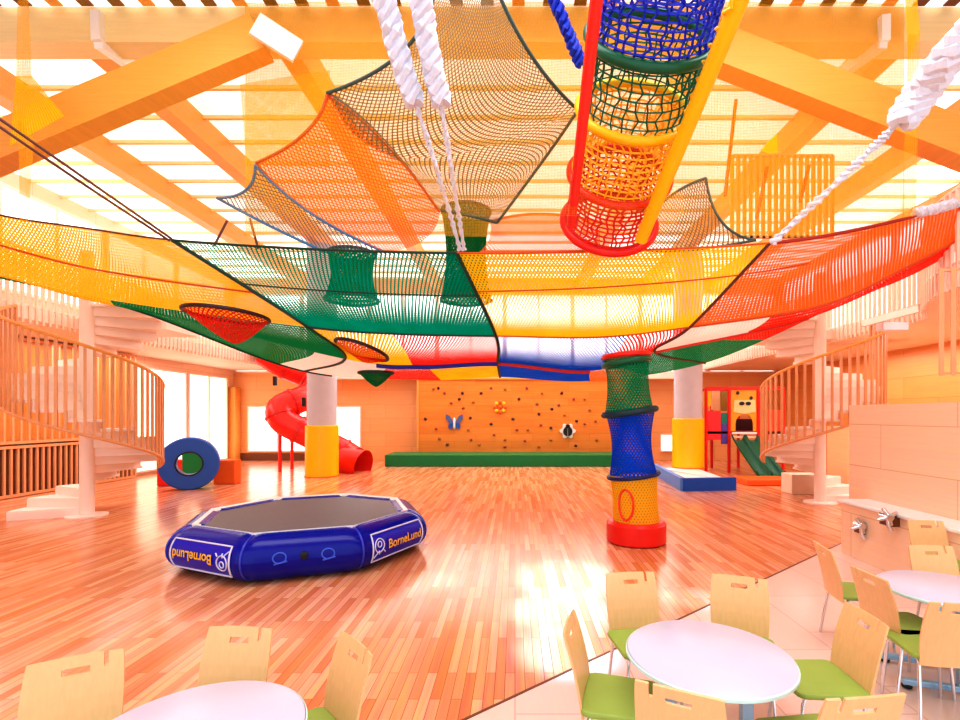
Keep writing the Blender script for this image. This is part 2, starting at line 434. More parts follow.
# small wooden box at the foot of the right stair
b = MB().box(0, 0, .25, .8, .5, .5).build('storage_box', SLATP, None, bevel=.01); b.location = G(802, 493); tag(b, 'pale wooden box on the floor at the foot of the spiral stair', 'box')

# ------------------------------------------------------------------ columns
def column(px, py, lab, z0=0.0):
    b = G(px, py) + Vector((0, 0, z0))
    r = empty('round_column', b, lab, 'column', 'round columns')
    MB().lathe([(.46, 0), (.46, ZC-.5-z0)], 36).build('shaft', GREY, r, True)
    MB().lathe([(.50, 0), (.52, .02), (.52, 1.64), (.50, 1.66)], 36).build('padding', YELLOW, r, True)['label'] = 'yellow padding wrapped round the foot'
    MB().lathe([(.54, .0), (.54, .03)], 36).build('base_ring', ORANGE, r, True)
column(322, 476, 'grey round column with yellow padded foot beside the red tube slide')
column(688, 474, 'grey round column with yellow padded foot standing on the blue edged platform', .222)

# ------------------------------------------------------------------ climbing wall, mat
a = C(419, 467, 20.7); b = C(607, 467, 20.7); ycw = 20.72
r = empty('climbing_wall', (a.x, ycw, 0), 'wooden bouldering wall of horizontal boards above the long green mat', 'climbing wall')
WX0, WX1 = a.x, C(625, 467, 20.7).x
MB().span(0, WX1-WX0, -.06, .06, .4, 3.5).build('panel', CLIMB, r)
MB().span(-.08, 0, -.1, .1, 0, 3.5).build('side_post', BEAM, r); MB().span(WX1-WX0, WX1-WX0+.08, -.1, .1, 0, 3.5).build('side_post', BEAM, r)
MB().span(-.08, WX1-WX0+.08, -.12, .12, 3.5, 3.58).build('top_beam', BEAM, r)
a = G(384, 467); 
mt = MB().box(0, 0, .23, 9.6, 1.5, .46).build('crash_mat', GREEN, None, bevel=.03)
mt.location = (a.x+4.8, a.y+.85, 0); tag(mt, 'long green crash mat lying along the foot of the climbing wall', 'mat')
hold_pts = [(438, 388), (444, 393), (433, 389), (459, 399), (451, 403), (473, 402), (481, 393), (491, 388), (505, 389), (519, 399), (537, 404), (542, 393), (562, 393), (574, 399), (585, 399), (425, 419),
            (436, 429), (439, 439), (447, 445), (471, 440), (479, 445), (491, 424), (494, 435), (505, 440), (513, 419), (525, 441), (528, 430), (539, 414), (541, 425), (551, 440), (552, 409), (559, 405), (565, 415),
            (577, 421), (585, 424), (597, 440), (576, 446), (505, 447), (539, 447), (470, 418), (463, 408), (596, 421), (462, 393), (527, 388), (590, 410), (551, 428), (517, 430), (468, 430)]
hm = [mat('hold_dark', (70, 44, 50), .6), mat('hold_red', (170, 70, 60), .6), mat('hold_ochre', (176, 110, 40), .6)]
hl = ['small dark climbing hold bolted to the wooden climbing wall', 'small dull red climbing hold bolted to the wooden climbing wall', 'small ochre climbing hold bolted to the wooden climbing wall']
protos = []
for k in range(3):
    rr = random.Random(k)
    m = MB().lathe([(.052, 0), (.06, .015), (.05, .04), (.025, .06), (.008, .066)], 9)
    for v in m.v: v.x *= 1+rr.uniform(-.2, .25); v.y *= 1+rr.uniform(-.25, .2)
    protos.append(m)
ph = [None]*3
for i, (px, py) in enumerate(hold_pts):
    k = i % 3
    q = C(px, py, 20.55); loc = Vector((q.x, ycw-.06, q.z))
    if ph[k] is None: o = ph[k] = protos[k].build('climbing_hold', hm[k], None, True)
    else: o = ph[k].copy(); COL.objects.link(o)
    o.location = loc; o.rotation_euler = (PI/2, random.uniform(0, 6), 0); tag(o, hl[k], 'climbing hold', 'climbing holds, ' + ('dark', 'dull red', 'ochre')[k])
# flower, butterfly and beetle shaped holds
q = C(500, 407, 20.5)
r = empty('flower_hold', (q.x, ycw-.07, q.z), 'yellow-orange flower shaped cluster of holds on the climbing wall', 'climbing hold')
for k in range(9):
    a = 2*PI*k/8; rad = .21 if k < 8 else 0
    m = MB().lathe([(.085, 0), (.08, .04), (.03, .07)], 12, ); o = m.build('petal' if k < 8 else 'centre', GOLD if k % 2 else ORANGE, r, True)
    o.rotation_euler = (PI/2, 0, 0); o.location = (rad*math.cos(a), 0, rad*math.sin(a))
q = C(454, 423, 20.5)
r = empty('butterfly_hold', (q.x, ycw-.07, q.z), 'blue-grey butterfly shaped hold on the climbing wall', 'climbing hold')
bl = mat('butterfly_wing', (90, 110, 170), .5)
def flat_shape(pts, t, name, m, parent):
    mm = MB().add([(x, -t, z) for x, z in pts] + [(x, 0, z) for x, z in pts], [tuple(range(len(pts))), tuple(range(2*len(pts)-1, len(pts)-1, -1))] + [(i, (i+1) % len(pts), len(pts)+(i+1) % len(pts), len(pts)+i) for i in range(len(pts))])
    return mm.build(name, m, parent)
for s in (-1, 1):
    flat_shape([(.03*s, .03), (.2*s, .3), (.34*s, .36), (.36*s, .2), (.24*s, .02), (.04*s, -.02)], .06, 'wing', bl, r)
    flat_shape([(.03*s, -.02), (.2*s, .0), (.26*s, -.14), (.2*s, -.26), (.08*s, -.2)], .06, 'wing', BLUE, r)
o = MB().lathe([(.01, -.28), (.05, -.2), (.055, .1), (.04, .2), (.01, .24)], 10).build('body', WHITE, r, True); o.location = (0, -.05, 0)
q = C(568, 431, 20.5)
r = empty('beetle_hold', (q.x, ycw-.07, q.z), 'black and white beetle shaped hold on the climbing wall', 'climbing hold')
o = flat_shape([(.3*math.cos(a)*(1+.16*math.cos(6*a)), .3*math.sin(a)*(1+.16*math.cos(6*a))) for a in [2*PI*i/36 for i in range(36)]], .04, 'base', WHITE, r)
for s in (-1, 1):
    flat_shape([(.02*s+.17*s*max(0, math.sin(a)), .2*math.cos(a)-.02) for a in [PI*i/12 for i in range(13)]], .1, 'wing_case', BLACK, r)
flat_shape([(.09*math.cos(a), .2+.08*math.sin(a)) for a in [2*PI*i/14 for i in range(14)]], .1, 'head', BLACK, r)

# ------------------------------------------------------------------ trampoline
TZ = 7.4
tc = C(309, 511, TZ); tc.z = 0
rot = math.radians(21)
tr = empty('trampoline', tc, 'octagonal blue inflatable trampoline with dark grey jumping mat on the wooden floor', 'trampoline', None, rot)
RT, rt = 1.38, .285
def corner(k, rad): a = -PI/2 - PI/8 + k*PI/4; return Vector((rad*math.cos(a), rad*math.sin(a), 0))
kc = 1/math.cos(PI/8)
def segpt(k, f, th, extra=0.0):
    """point on inflated side k; f along it 0..1, th round the tube (0 outward, pi/2 up)"""
    A, B = corner(k, RT*kc), corner(k+1, RT*kc)
    nrm = ((A+B)/2).normalized()
    e = abs(2*f-1); puff = 1 - .10*max(0, (e-.80)/.2)**2
    rr = rt*puff + extra
    off = rr*math.cos(th)
    P = A + (B-A)*f + nrm*off
    # mitre: slide along the side so the ends meet the neighbour
    half = (B-A).length/2; s = (f-.5)*2; dirv = (B-A).normalized()
    P += dirv*(s*off*math.tan(PI/8))
    P.z = rt + rr*math.sin(th)
    return P
for k in range(8):
    m = MB(); m.grid(lambda u, v: segpt(k, u, 2*PI*v), 24, 28); 
    o = m.build('tube_side', DBLUE, tr, True)
RM = 1.30
oc = [corner(k, RM*kc) for k in range(8)]
MB().poly([(p.x, p.y) for p in oc], .525, .54).build('jump_mat', MATG, tr)
bo = MB()
for k in range(8):
    a0, a1 = corner(k, RM*kc), corner(k+1, RM*kc); b0, b1 = corner(k, (RM+.085)*kc), corner(k+1, (RM+.085)*kc)
    bo.add([(a0.x, a0.y, .552), (a1.x, a1.y, .552), (b1.x, b1.y, .582), (b0.x, b0.y, .582), (a0.x, a0.y, .52), (a1.x, a1.y, .52), (b1.x, b1.y, .55), (b0.x, b0.y, .55)],
           [(0, 1, 2, 3), (7, 6, 5, 4), (0, 4, 5, 1), (2, 6, 7, 3)])
bo.build('mat_border', WHITE, tr)['label'] = 'white webbing border'
SEAMB = mat('seam_blue', (60, 70, 200), .3)
for k in range(8):
    MB().tube([segpt(k, 0.0, 2*PI*q/24, .006) for q in range(24)], .012, 6, closed=True).build('seam', SEAMB, tr, True)
# banners on the sides next to the front one
def text_mesh(s, size=1.0):
    cu = bpy.data.curves.new('t', 'FONT'); cu.body = s; cu.size = size; cu.align_x = 'CENTER'; cu.align_y = 'CENTER'; cu.offset = .003
    o = bpy.data.objects.new('t', cu); COL.objects.link(o)
    bpy.context.view_layer.update()
    me = bpy.data.meshes.new_from_object(o.evaluated_get(bpy.context.evaluated_depsgraph_get()))
    bm = bmesh.new(); bm.from_mesh(me); bmesh.ops.triangulate(bm, faces=bm.faces[:])
    for _ in range(2): bmesh.ops.subdivide_edges(bm, edges=[e for e in bm.edges if e.calc_length() > .02], cuts=2, use_grid_fill=True); bmesh.ops.triangulate(bm, faces=bm.faces[:])
    bm.to_mesh(me); bm.free()
    vs = [v.co.copy() for v in me.vertices]; fs = [tuple(p.vertices) for p in me.polygons]
    bpy.data.objects.remove(o); bpy.data.curves.remove(cu); bpy.data.meshes.remove(me)
    return vs, fs
SL8 = 2*RT*math.tan(PI/8)
def bpt(k, x, y, ext, flip):
    """x along the side in metres, y up round the tube in metres"""
    if flip: x, y = -x, -y
    return segpt(k, .5 + x/(SL8+.2), y/rt + .02, ext)
def banner(k, flip, label):
    m = MB(); m.grid(lambda u, v: bpt(k, (u-.5)*1.04, (v-.5)*.36, .008, flip), 24, 16)
    b = m.build('banner', BANNER, tr, True); b['label'] = label
    e = MB(); loop = []
    W, H = .52, .18
    for (x0, y0, x1, y1) in ((-W, -H, W, -H), (W, -H, W, H), (W, H, -W, H), (-W, H, -W, -H)):
        loop += [bpt(k, x0+(x1-x0)*q/8, y0+(y1-y0)*q/8, .012, flip) for q in range(8)]
    e.tube(loop, .011, 6, closed=True); e.build('outline', WPRINT, b, True)
    vs, fs = text_mesh('BorneLund', .158)
    t = MB(); t.add([bpt(k, v.x+.115, v.y-.005, .022, flip) for v in vs], fs); t.build('lettering', GOLD, b)
    g = MB()
    for (cx, cy, rr) in ((-.40, .02, .085), (-.40, .035, .035)):
        g.tube([bpt(k, cx+rr*math.cos(2*PI*q/20), cy+rr*math.sin(2*PI*q/20), .014, flip) for q in range(20)], .008, 6, closed=True)
    g.tube([bpt(k, -.50+.012*q, -.12+.012*q*.8, .014, flip) for q in range(9)], .008, 6)
    g.tube([bpt(k, -.40+.0*q, -.06-.008*q, .014, flip) for q in range(5)], .008, 6)
    g.tube([bpt(k, -.32+.008*q, -.05-.008*q, .014, flip) for q in range(5)], .008, 6)
    g.build('emblem', WPRINT, b, True)
banner(1, False, 'blue banner with yellow lettering and round emblem')
banner(7, True, 'blue banner with upside-down yellow lettering and round emblem')
for cx in (-.26, .26):
    MB().tube([bpt(0, cx+.07*math.cos(2*PI*q/18), .03+.06*math.sin(2*PI*q/18), .006, False) for q in range(18)], .008, 6, closed=True).tube([bpt(0, cx-.06+.02*q, -.04+.004*q, .006, False) for q in range(8)], .009, 6).build('emblem', LBLUEP, tr, True)
o = MB().lathe([(.045, 0), (.045, .03), (.02, .04)], 14).build('valve', BLACK, tr, True)
p = bpt(0, .0, .04, .0, False); o.location = p; o.rotation_euler = (PI/2, 0, 0)

# ------------------------------------------------------------------ big hanging climbing net
rows = [
 [(-70,193,7.0),(0,215,7.3),(85,228,7.4),(172,240,7.3),(310,249,7.0),(457,253,6.9),(610,251,6.9),(770,243,6.9),(865,228,7.0),(960,204,7.1),(1030,183,7.0)],
 [(-60,255,7.2),(10,274,7.6),(110,300,7.9),(308,327,8.0),(400,334,8.1),(496,336,8.1),(600,337,8.1),(690,327,8.0),(820,306,7.7),(905,268,7.4),(985,225,7.2)],
 [(-55,264,7.3),(20,280,7.8),(125,305,8.3),(345,359,9.1),(420,366,9.3),(498,363,9.3),(590,371,9.2),(655,352,8.8),(808,318,8.2),(908,271,7.6),(990,227,7.3)],
 [(-50,270,7.4),(30,285,8.0),(140,311,8.8),(305,371,11.0),(432,380,11.5),(500,377,11.5),(590,381,11.3),(705,363,10.6),(842,304,8.6),(914,274,7.8),(992,230,7.4)],
]
ROWS = [[C(*q) for q in r_] for r_ in rows]
def net_at(c, r_):
    return crom([crom(R_, c) for R_ in ROWS], r_)
cn = empty('climbing_net', C(480, 300, 8), 'huge multicoloured hanging climbing net spanning the hall between the two galleries', 'climbing net')
cn.location = (0, 0, 0)
NM = {
 'yellow': net_mat('net_yellow', (255, 218, 40), .05, .26, (255, 200, 20)),
 'amber': net_mat('net_amber', (255, 206, 50), .05, .27, (255, 184, 20), soft=.48),
 'green': net_mat('net_green', (0, 168, 146), .055, .17, (0, 140, 100)),
 'orange': net_mat('net_orange', (255, 132, 52), .05, .26, (250, 104, 36), soft=.42),
 'red': net_mat('net_red', (240, 56, 30), .05, .3, (226, 46, 26), soft=.4),
 'pink': net_mat('net_pinkred', (240, 60, 50), .05, .2, (226, 50, 34), soft=.15),
 'blue': net_mat('net_blue', (20, 90, 220), .052, .17, (10, 50, 170)),
 'bluedense': net_mat('net_blue_dense', (30, 90, 220), .055, .38, (24, 70, 190), soft=.6),
 'white': net_mat('net_white', (250, 232, 226), .06, .34, (255, 240, 232), soft=.55),
 'greendense': net_mat('net_green_dense', (0, 132, 90), .055, .3, (40, 130, 50), soft=.4),
 'yellowdense': net_mat('net_yellow_dense', (255, 216, 30), .06, .36, (255, 170, 0), soft=.55),
 'grey': net_mat('net_grey_green', (122, 124, 106), .048, .15, (150, 120, 86)),
 'lightorange': net_mat('net_light_orange', (255, 132, 50), .052, .16, (255, 120, 40), soft=.22),
 'greyblue': net_mat('net_grey_blue', (86, 110, 140), .05, .13, (120, 120, 120)),
}
panels = [
 (0, 3, 0, 1, 'amber', 'amber netting panel'), (3, 5, 0, 1, 'green', 'green netting panel'), (5, 7, 0, 1, 'yellow', 'yellow netting panel'), (7, 10, 0, 1, 'orange', 'orange-red netting panel'),
 (0, 2, 1, 2, 'amber', 'amber netting strip'), (2, 3, 1, 2, 'greendense', 'dark green netting strip'), (3, 3.9, 1, 2, 'yellow', 'yellow netting panel'), (3.9, 5, 1, 2, 'pink', 'red netting panel'),
 (5, 6.3, 1, 2, 'blue', 'blue netting panel'), (6.3, 7, 1, 2, 'pink', 'red netting panel'), (7, 7.62, 1, 2, 'white', 'white netting panel'), (7.62, 10, 1, 2, 'red', 'red netting strip'),
 (0, 2.0, 2, 3, 'greendense', 'dark green netting strip'), (2.0, 2.82, 2, 3, 'greendense', 'dark green netting strip'), (2.82, 3.45, 2, 3, 'white', 'white netting panel'), (3.45, 4.1, 2, 3, 'red', 'red netting panel'),
 (4.1, 5, 2, 3, 'yellowdense', 'yellow netting panel'), (5, 6, 2, 3, 'bluedense', 'blue netting panel'), (6, 6.5, 2, 3, 'orange', 'orange netting panel'), (6.5, 7.45, 2, 3, 'greendense', 'dark green netting panel'), (7.45, 10, 2, 3, 'red', 'red netting strip'),
]
for c0, c1, r0, r1, k, lab in panels:
    st_ = lambda e0, e1, x: min(1, max(0, (x-e0)/(e1-e0)))
    if r0 == 0: dn = (lambda u, v: .02+.30*st_(.55, .84, v)) if k == 'green' else (lambda u, v: .02-.06*st_(.4, .5, v)+.30*st_(.7, .95, v)) if k == 'yellow' else (lambda u, v: .14*st_(.2, .9, v))
    elif r0 == 1: dn = (lambda u, v: .04+.3*st_(.25, .95, v))
    else: dn = (lambda u, v: .08)
    m = MB(); m.grid(lambda u, v: net_at(c0+(c1-c0)*u, r0+(r1-r0)*v), int((c1-c0)*10)+3, 12, dn)
    m.build('net_panel', NM[k], cn, True)['label'] = lab
def seam(cr, m, rad=.022, nm='edge_rope'):
    MB().tube([net_at(*q) for q in cr], rad, 6).build(nm, m, cn, True)
L_ = lambda a, b, f: a+(b-a)*f
seam([(L_(0, 3, i/20), 0) for i in range(21)], ROPED, .014); seam([(L_(3, 5, i/20), 0) for i in range(21)], ROPEG, .018)
seam([(L_(5, 7, i/20), 0) for i in range(21)], ROPEO, .014); seam([(L_(7, 10, i/20), 0) for i in range(21)], mat('red_rope', (170, 50, 40), .6), .025)
for c, mm in ((3, ROPEG), (5, ROPEG), (7, ROPED)):
    seam([(c, L_(0, 3, i/24)) for i in range(25)], mm, .028)
seam([(L_(3, 5, i/20), 1) for i in range(21)], ROPEG, .02); seam([(L_(5, 7, i/20), 1) for i in range(21)], ROPEO, .016)
seam([(L_(7, 10, i/20), 1) for i in range(21)], ROPEO, .02)
seam([(L_(3.3, 5, i/20), 2) for i in range(21)], ROPEB, .06); seam([(L_(5, 6, i/20), 2) for i in range(21)], mat('red_rope_b', (220, 50, 40), .6), .05)
seam([(L_(1.6, 3.2, i/20), 3) for i in range(21)], ROPEG, .03)
seam([(L_(7, 8, i/20), 2) for i in range(21)], mat('red_rope_c', (220, 60, 40), .6), .035)
seam([(L_(.4, 3, i/20), L_(.45, .55, i/20)) for i in range(21)], ROPEO, .016)
seam([(L_(3, 5, i/20), .45) for i in range(21)], ROPEG, .012)
seam([(L_(5, 7.6, i/20), L_(.4, .3, i/20)) for i in range(21)], ROPEO, .012)
# basket pockets
def basket(px, py, Z, rad, depth, tilt, m, rim_m, lab, off=(0.1, 0, 0), tx=0.0):
    c = C(px, py, Z)
    R_ = Matrix.Rotation(tilt, 3, 'Y') @ Matrix.Rotation(tx, 3, 'X')
    ring = [c + R_ @ Vector((rad*math.cos(2*PI*q/36), rad*math.sin(2*PI*q/36), 0)) for q in range(36)]
    mb = MB()
    def P(u, v):
        s_ = (1-v)**.75; a = 2*PI*u
        return c + R_ @ Vector((rad*s_*math.cos(a)+off[0]*v, rad*s_*math.sin(a), -depth*v))
    mb.grid(P, 36, 10)
    o = mb.build('basket_pocket', m, cn, True); o['label'] = lab
    MB().tube(ring, .03, 8, closed=True).build('rim', rim_m, o, True)
RIM = mat('dark_rim', (58, 20, 26), .5)
basket(227, 315, 7.5, .58, .44, math.radians(4), NM['pink'], RIM, 'red netting pocket with dark rim', (.16, 0, 0), math.radians(-2))
basket(362, 350, 8.4, .45, .2, math.radians(16), NM['pink'], RIM, 'small red netting pocket with dark rim', (.1, 0, 0), math.radians(-11))
basket(376, 373, 9.8, .33, .28, 0, NM['greendense'], ROPEG, 'green netting pocket hanging lowest', (0, 0, 0))
# red dish with hole in the middle row
# ---- stay ropes of the net
def rope(pts, rad, m, name, label, nseg=30, strands=1, tw=0, cat='rope', group=None, sub=None):
    P = spline(pts, nseg)
    if strands == 1:
        o = MB().tube(P, rad, 7).build(name, m, None, True); return tag(o, label, cat, group)
    r_ = empty(name, (0, 0, 0), label, cat, group)
    for s in range(strands):
        Q = []
        for i, p in enumerate(P):
            dd = (P[min(i+1, nseg)]-P[max(i-1, 0)]).normalized(); x = dd.cross(Vector((0, 1, 0))).normalized(); y = dd.cross(x)
            a = 2*PI*(s/strands + tw*i/nseg); Q.append(p + (x*math.cos(a)+y*math.sin(a))*rad*1.05)
        MB().tube(Q, [rad*(.9+.2*math.sin(i*1.9+s)) for i in range(nseg+1)], 7).build('strand', m, r_, True)
    return r_
rope([C(-60, 76, 4.9), C(0, 119, 5.2), C(90, 182, 5.8), C(172, 239, 6.4)], .016, ROPED, 'stay_rope', 'dark brown rope slanting to the left corner of the green netting, upper of the pair')
rope([C(-60, 85, 4.9), C(0, 127, 5.2), C(85, 185, 5.8), C(170, 241, 6.4)], .016, ROPED, 'stay_rope', 'dark brown rope slanting to the left corner of the green netting, lower of the pair')
rope([C(227, 221, 7.5), C(214, 246, 7.35)], .018, ROPED, 'stay_rope', 'short dark strap rising from the green netting edge, left one of two', 6)
rope([C(250, 219, 7.5), C(258, 248, 7.3)], .018, ROPED, 'stay_rope', 'short dark strap rising from the green netting edge, right one of two', 6)
rope([C(377, -25, 4.6), C(390, 20, 4.8), C(402, 65, 5.0), C(415, 104, 5.2)], .062, ROPEW, 'rope_hank', 'hanging hank of thick white rope over the grey netting, left of the pair', 46, 3, 3.5)
rope([C(418, -25, 4.6), C(424, 20, 4.8), C(432, 65, 5.0), C(442, 104, 5.2)], .062, ROPEW, 'rope_hank', 'hanging hank of thick white rope over the grey netting, right of the pair', 46, 3, 3.5)
rope([C(416, 104, 5.2), C(440, 180, 5.9), C(460, 250, 6.75)], .022, ROPEW, 'lashing_rope', 'thin pale rope from the left white hank down to the green netting', 20, 2, 8)
rope([C(441, 104, 5.2), C(453, 180, 5.9), C(464, 250, 6.75)], .022, ROPEW, 'lashing_rope', 'thin pale rope from the right white hank down to the green netting', 20, 2, 8)
rope([C(985, 18, 4.2), C(950, 56, 4.5), C(925, 88, 4.8), C(902, 122, 5.0)], .085, ROPEW, 'rope_hank', 'thick bluish white rope hank slanting in from the upper right', 40, 4, 2.5)
rope([C(903, 118, 5.0), C(850, 170, 5.5), C(772, 243, 6.15)], .03, ROPEW, 'lashing_rope', 'thin pale rope running from the slanting white hank to the orange netting corner', 24, 2, 10)
rope([C(550, -12, 5.4), C(562, 18, 5.5), C(572, 42, 5.6), C(581, 64, 5.7)], .042, ROPEB, 'blue_rope', 'short thick blue twisted rope beside the red pole', 30, 2, 5)
rope([C(914, 213, 7.05), C(935, 209, 7.08), C(956, 203, 7.1)], .04, ROPEW, 'lashing_rope', 'white rope lashed round the edge of the orange-red netting', 40, 2, 6)

# ------------------------------------------------------------------ upper nets
un = empty('upper_net', (0, 0, 0), 'upper sail-like nets in grey, orange and blue stretched below the roof', 'climbing net')
def lag(t): return ((1-t)*(1-2*t), 4*t*(1-t), t*(2*t-1))
def sail(ctrl, k, lab, rope_m, sides='lrtb'):
    """3 x 3 control points -> a curved net with roped edges"""
    Q = [[C(*q) for q in r_] for r_ in ctrl]
    def P(u, v):
        a, b = lag(u), lag(v); s_ = Vector((0, 0, 0))
        for i in range(3):
            for j in range(3): s_ += Q[j][i]*(a[i]*b[j])
        return s_
    m = MB(); m.grid(P, 24, 24); o = m.build('net_panel', NM[k], un, True); o['label'] = lab
    for sd in sides:
        f = {'l': lambda t: P(0, t), 'r': lambda t: P(1, t), 't': lambda t: P(t, 0), 'b': lambda t: P(t, 1)}[sd]
        MB().tube([f(i/20) for i in range(21)], .02, 6).build('edge_rope', rope_m, o, True)
GGR = mat('grey_green_rope', (70, 92, 84), .6)
sail([[(436, -22, 4.8), (470, -24, 4.8), (494, -18, 4.9)],
      [(404, 50, 5.3), (468, 84, 5.9), (533, 58, 5.4)],
      [(327, 93, 6.0), (410, 158, 6.6), (578, 110, 6.0)]], 'grey', 'grey-green netting panel, upper half', GGR, 'lr')
sail([[(327, 93, 6.0), (410, 158, 6.6), (578, 110, 6.0)],
      [(382, 138, 6.5), (462, 192, 6.95), (545, 158, 6.6)],
      [(438, 210, 7.1), (470, 216, 7.2), (497, 223, 7.2)]], 'grey', 'grey-green netting panel, lower half', GGR, 'lrb')
sail([[(256, 163, 6.6), (304, 134, 6.2), (327, 95, 6.0)],
      [(310, 212, 7.0), (356, 180, 6.7), (384, 142, 6.5)],
      [(385, 252, 7.2), (424, 240, 7.2), (440, 212, 7.1)]], 'lightorange', 'orange netting panel', ROPEO, 'lrt')
sail([[(217, 198, 7.2), (246, 190, 6.9), (255, 165, 6.6)],
      [(270, 226, 7.2), (293, 222, 7.1), (312, 214, 7.0)],
      [(325, 252, 7.2), (355, 252, 7.2), (385, 252, 7.2)]], 'greyblue', 'blue-grey netting panel', mat('blue_grey_rope', (70, 130, 180), .6), 'lrt')
sail([[(652, 214, 7.4), (676, 192, 7.3), (706, 178, 7.2)],
      [(642, 236, 7.3), (680, 222, 7.3), (722, 222, 7.2)],
      [(640, 250, 7.2), (690, 250, 7.2), (756, 240, 7.1)]], 'grey', 'grey netting panel', GGR, 'lrtb')
sail([[(490, 222, 7.4), (540, 214, 7.6), (600, 222, 7.4)],
      [(490, 236, 7.2), (540, 238, 7.3), (600, 240, 7.2)],
      [(480, 252, 6.9), (540, 252, 6.9), (600, 251, 6.9)]], 'lightorange', 'orange netting panel', ROPEO, 'tb')
# green hanging net legs between upper and lower netting
def net_leg(pa, pb, ra, rb, lab):
    a, b = C(*pa), C(*pb)
    r_ = empty('hanging_tunnel', (0, 0, 0), lab, 'net tunnel')
    m = MB()
    m.grid(lambda u, v: a+(b-a)*v + Vector((math.cos(2*PI*u), math.sin(2*PI*u), 0))*(L_(ra, rb, v) - .08*math.sin(PI*v)), 24, 12)
    m.build('netting', NM['greendense'], r_, True)
    for p, rr in ((a, ra), (b, rb)):
        MB().tube([p+Vector((math.cos(2*PI*q/24), math.sin(2*PI*q/24), 0))*rr for q in range(24)], .025, 6, closed=True).build('hoop', ROPEG, r_, True)
net_leg((466, 212, 7.7), (466, 300, 8.6), .38, .44, 'green netting tunnel hanging below the grey sail net beside the pale ropes')
net_leg((352, 254, 9.0), (352, 300, 9.4), .42, .5, 'green netting tunnel seen through the green netting panel')

# ------------------------------------------------------------------ yellow safety net
sn = empty('safety_net', (0, 0, 0), 'sheer yellow safety netting hung from the roof round the play nets', 'safety net')
SH1 = sheer_mat('sheer_yellow_light', (255, 214, 40), .06); SH2 = sheer_mat('sheer_yellow', (255, 190, 50), .36); SH3 = sheer_mat('sheer_yellow_gathered', (255, 220, 0), .62)
def sheet(cor, m, nm, lab=None, wav=.0):
    P4 = [C(*q) for q in cor]
    def P(u, v):
        p = (P4[0]*(1-u)+P4[1]*u)*(1-v) + (P4[3]*(1-u)+P4[2]*u)*v
        return p + FWD*(wav*math.sin(u*40))
    mb = MB(); mb.grid(P, 48, 8); o = mb.build(nm, m, sn, True)
    if lab: o['label'] = lab
sheet([(20, -30, 6.6), (915, -30, 6.4), (915, 214, 5.45), (26, 219, 5.75)], SH1, 'front_sheet')
sheet([(245, -30, 7.1), (905, -30, 7.1), (905, 236, 7.3), (245, 236, 7.3)], SH2, 'rear_sheet', wav=.02)
sheet([(240, 84, 7.5), (330, 70, 7.5), (330, 168, 7.5), (246, 164, 7.5)], SH2, 'side_sheet')
sheet([(18, -20, 6.7), (28, -20, 6.7), (32, 78, 6.5), (16, 78, 6.5)], SH2, 'gathered_fold', 'gathered bright yellow fold')
sheet([(16, 76, 6.5), (32, 76, 6.5), (64, 116, 6.3), (10, 146, 6.2)], SH3, 'gathered_fold', 'gathered bright yellow fold')
sheet([(18, 118, 6.3), (34, 138, 6.3), (28, 222, 5.8), (20, 222, 5.8)], SH2, 'gathered_fold', 'gathered bright yellow fold')
sheet([(904, -20, 6.4), (916, -20, 6.4), (920, 34, 6.3), (908, 60, 6.2)], SH3, 'gathered_fold', 'gathered bright yellow fold')
sheet([(908, 34, 6.2), (920, 34, 6.2), (916, 216, 5.5), (902, 218, 5.5)], SH2, 'gathered_fold', 'gathered bright yellow fold')
sheet([(760, 150, 7.0), (777, 133, 7.0), (778, 152, 7.0), (768, 154, 7.0)], SH3, 'gathered_fold', 'gathered bright yellow fold')

# ------------------------------------------------------------------ slanting tube tunnel
tn = empty('net_tunnel', (0, 0, 0), 'slanting round net tunnel in blue, green, yellow and red between padded poles', 'net tunnel')
A = C(668, -40, 4.35); B = C(609, 222, 6.65); AX = (B-A); RTU = .60
adir = AX.normalized(); ux = adir.cross(Vector((0, 0, 1))).normalized(); uy = ux.cross(adir)
def tpt(f, a, rad): return A + AX*f + (ux*math.cos(a)+uy*math.sin(a))*rad
def tube_net(f0, f1, nm, m, nr, na, wth, lab):
    me = MB(); bm_v = []
    for i in range(nr+1):
        for j in range(na):
            fm = (i/nr); sh = .5 if i % 2 else 0
            wob = 1 - .05*math.sin(PI*fm)
            me.v.append(tpt(f0+(f1-f0)*fm, 2*PI*(j)/na + .06*random.uniform(-1, 1), RTU*wob))
    for i in range(nr):
        for j in range(na): me.f.append((i*na+j, i*na+(j+1) % na, (i+1)*na+(j+1) % na, (i+1)*na+j))
    o = me.build(nm, m, tn); o['label'] = lab
    wf = o.modifiers.new('cords', 'WIREFRAME'); wf.thickness = wth; wf.use_even_offset = False; wf.use_replace = True
    return o
NB = mat('blue_cord', (10, 40, 190), .6, var=.2); NG = mat('green_cord', (0, 100, 66), .6, var=.2); NY = mat('yellow_cord', (255, 186, 20), .6, var=.1); NR = mat('red_cord', (228, 46, 30), .6, var=.1)
def fof(y):   # fraction of the axis at image row y is found once, by bisection on the axis
    lo, hi = 0.0, 1.0
    for _ in range(40):
        mid = (lo+hi)/2; p = A+AX*mid; v = HY - (p.z-CAMZ)/p.dot(FWD)*F
        if v < y: lo = mid
        else: hi = mid
    return lo
fr = [0.0, fof(38), fof(110), fof(175), 1.0]
tube_net(0, fr[1], 'netting', NB, 9, 34, .034, 'blue knotted netting')
tube_net(fr[1], fr[2], 'netting', NG, 8, 32, .026, 'green knotted netting')
tube_net(fr[2], fr[3], 'netting', NY, 10, 40, .03, 'yellow knotted netting')
tube_net(fr[3], fr[4], 'netting', NR, 11, 44, .036, 'red knotted netting')
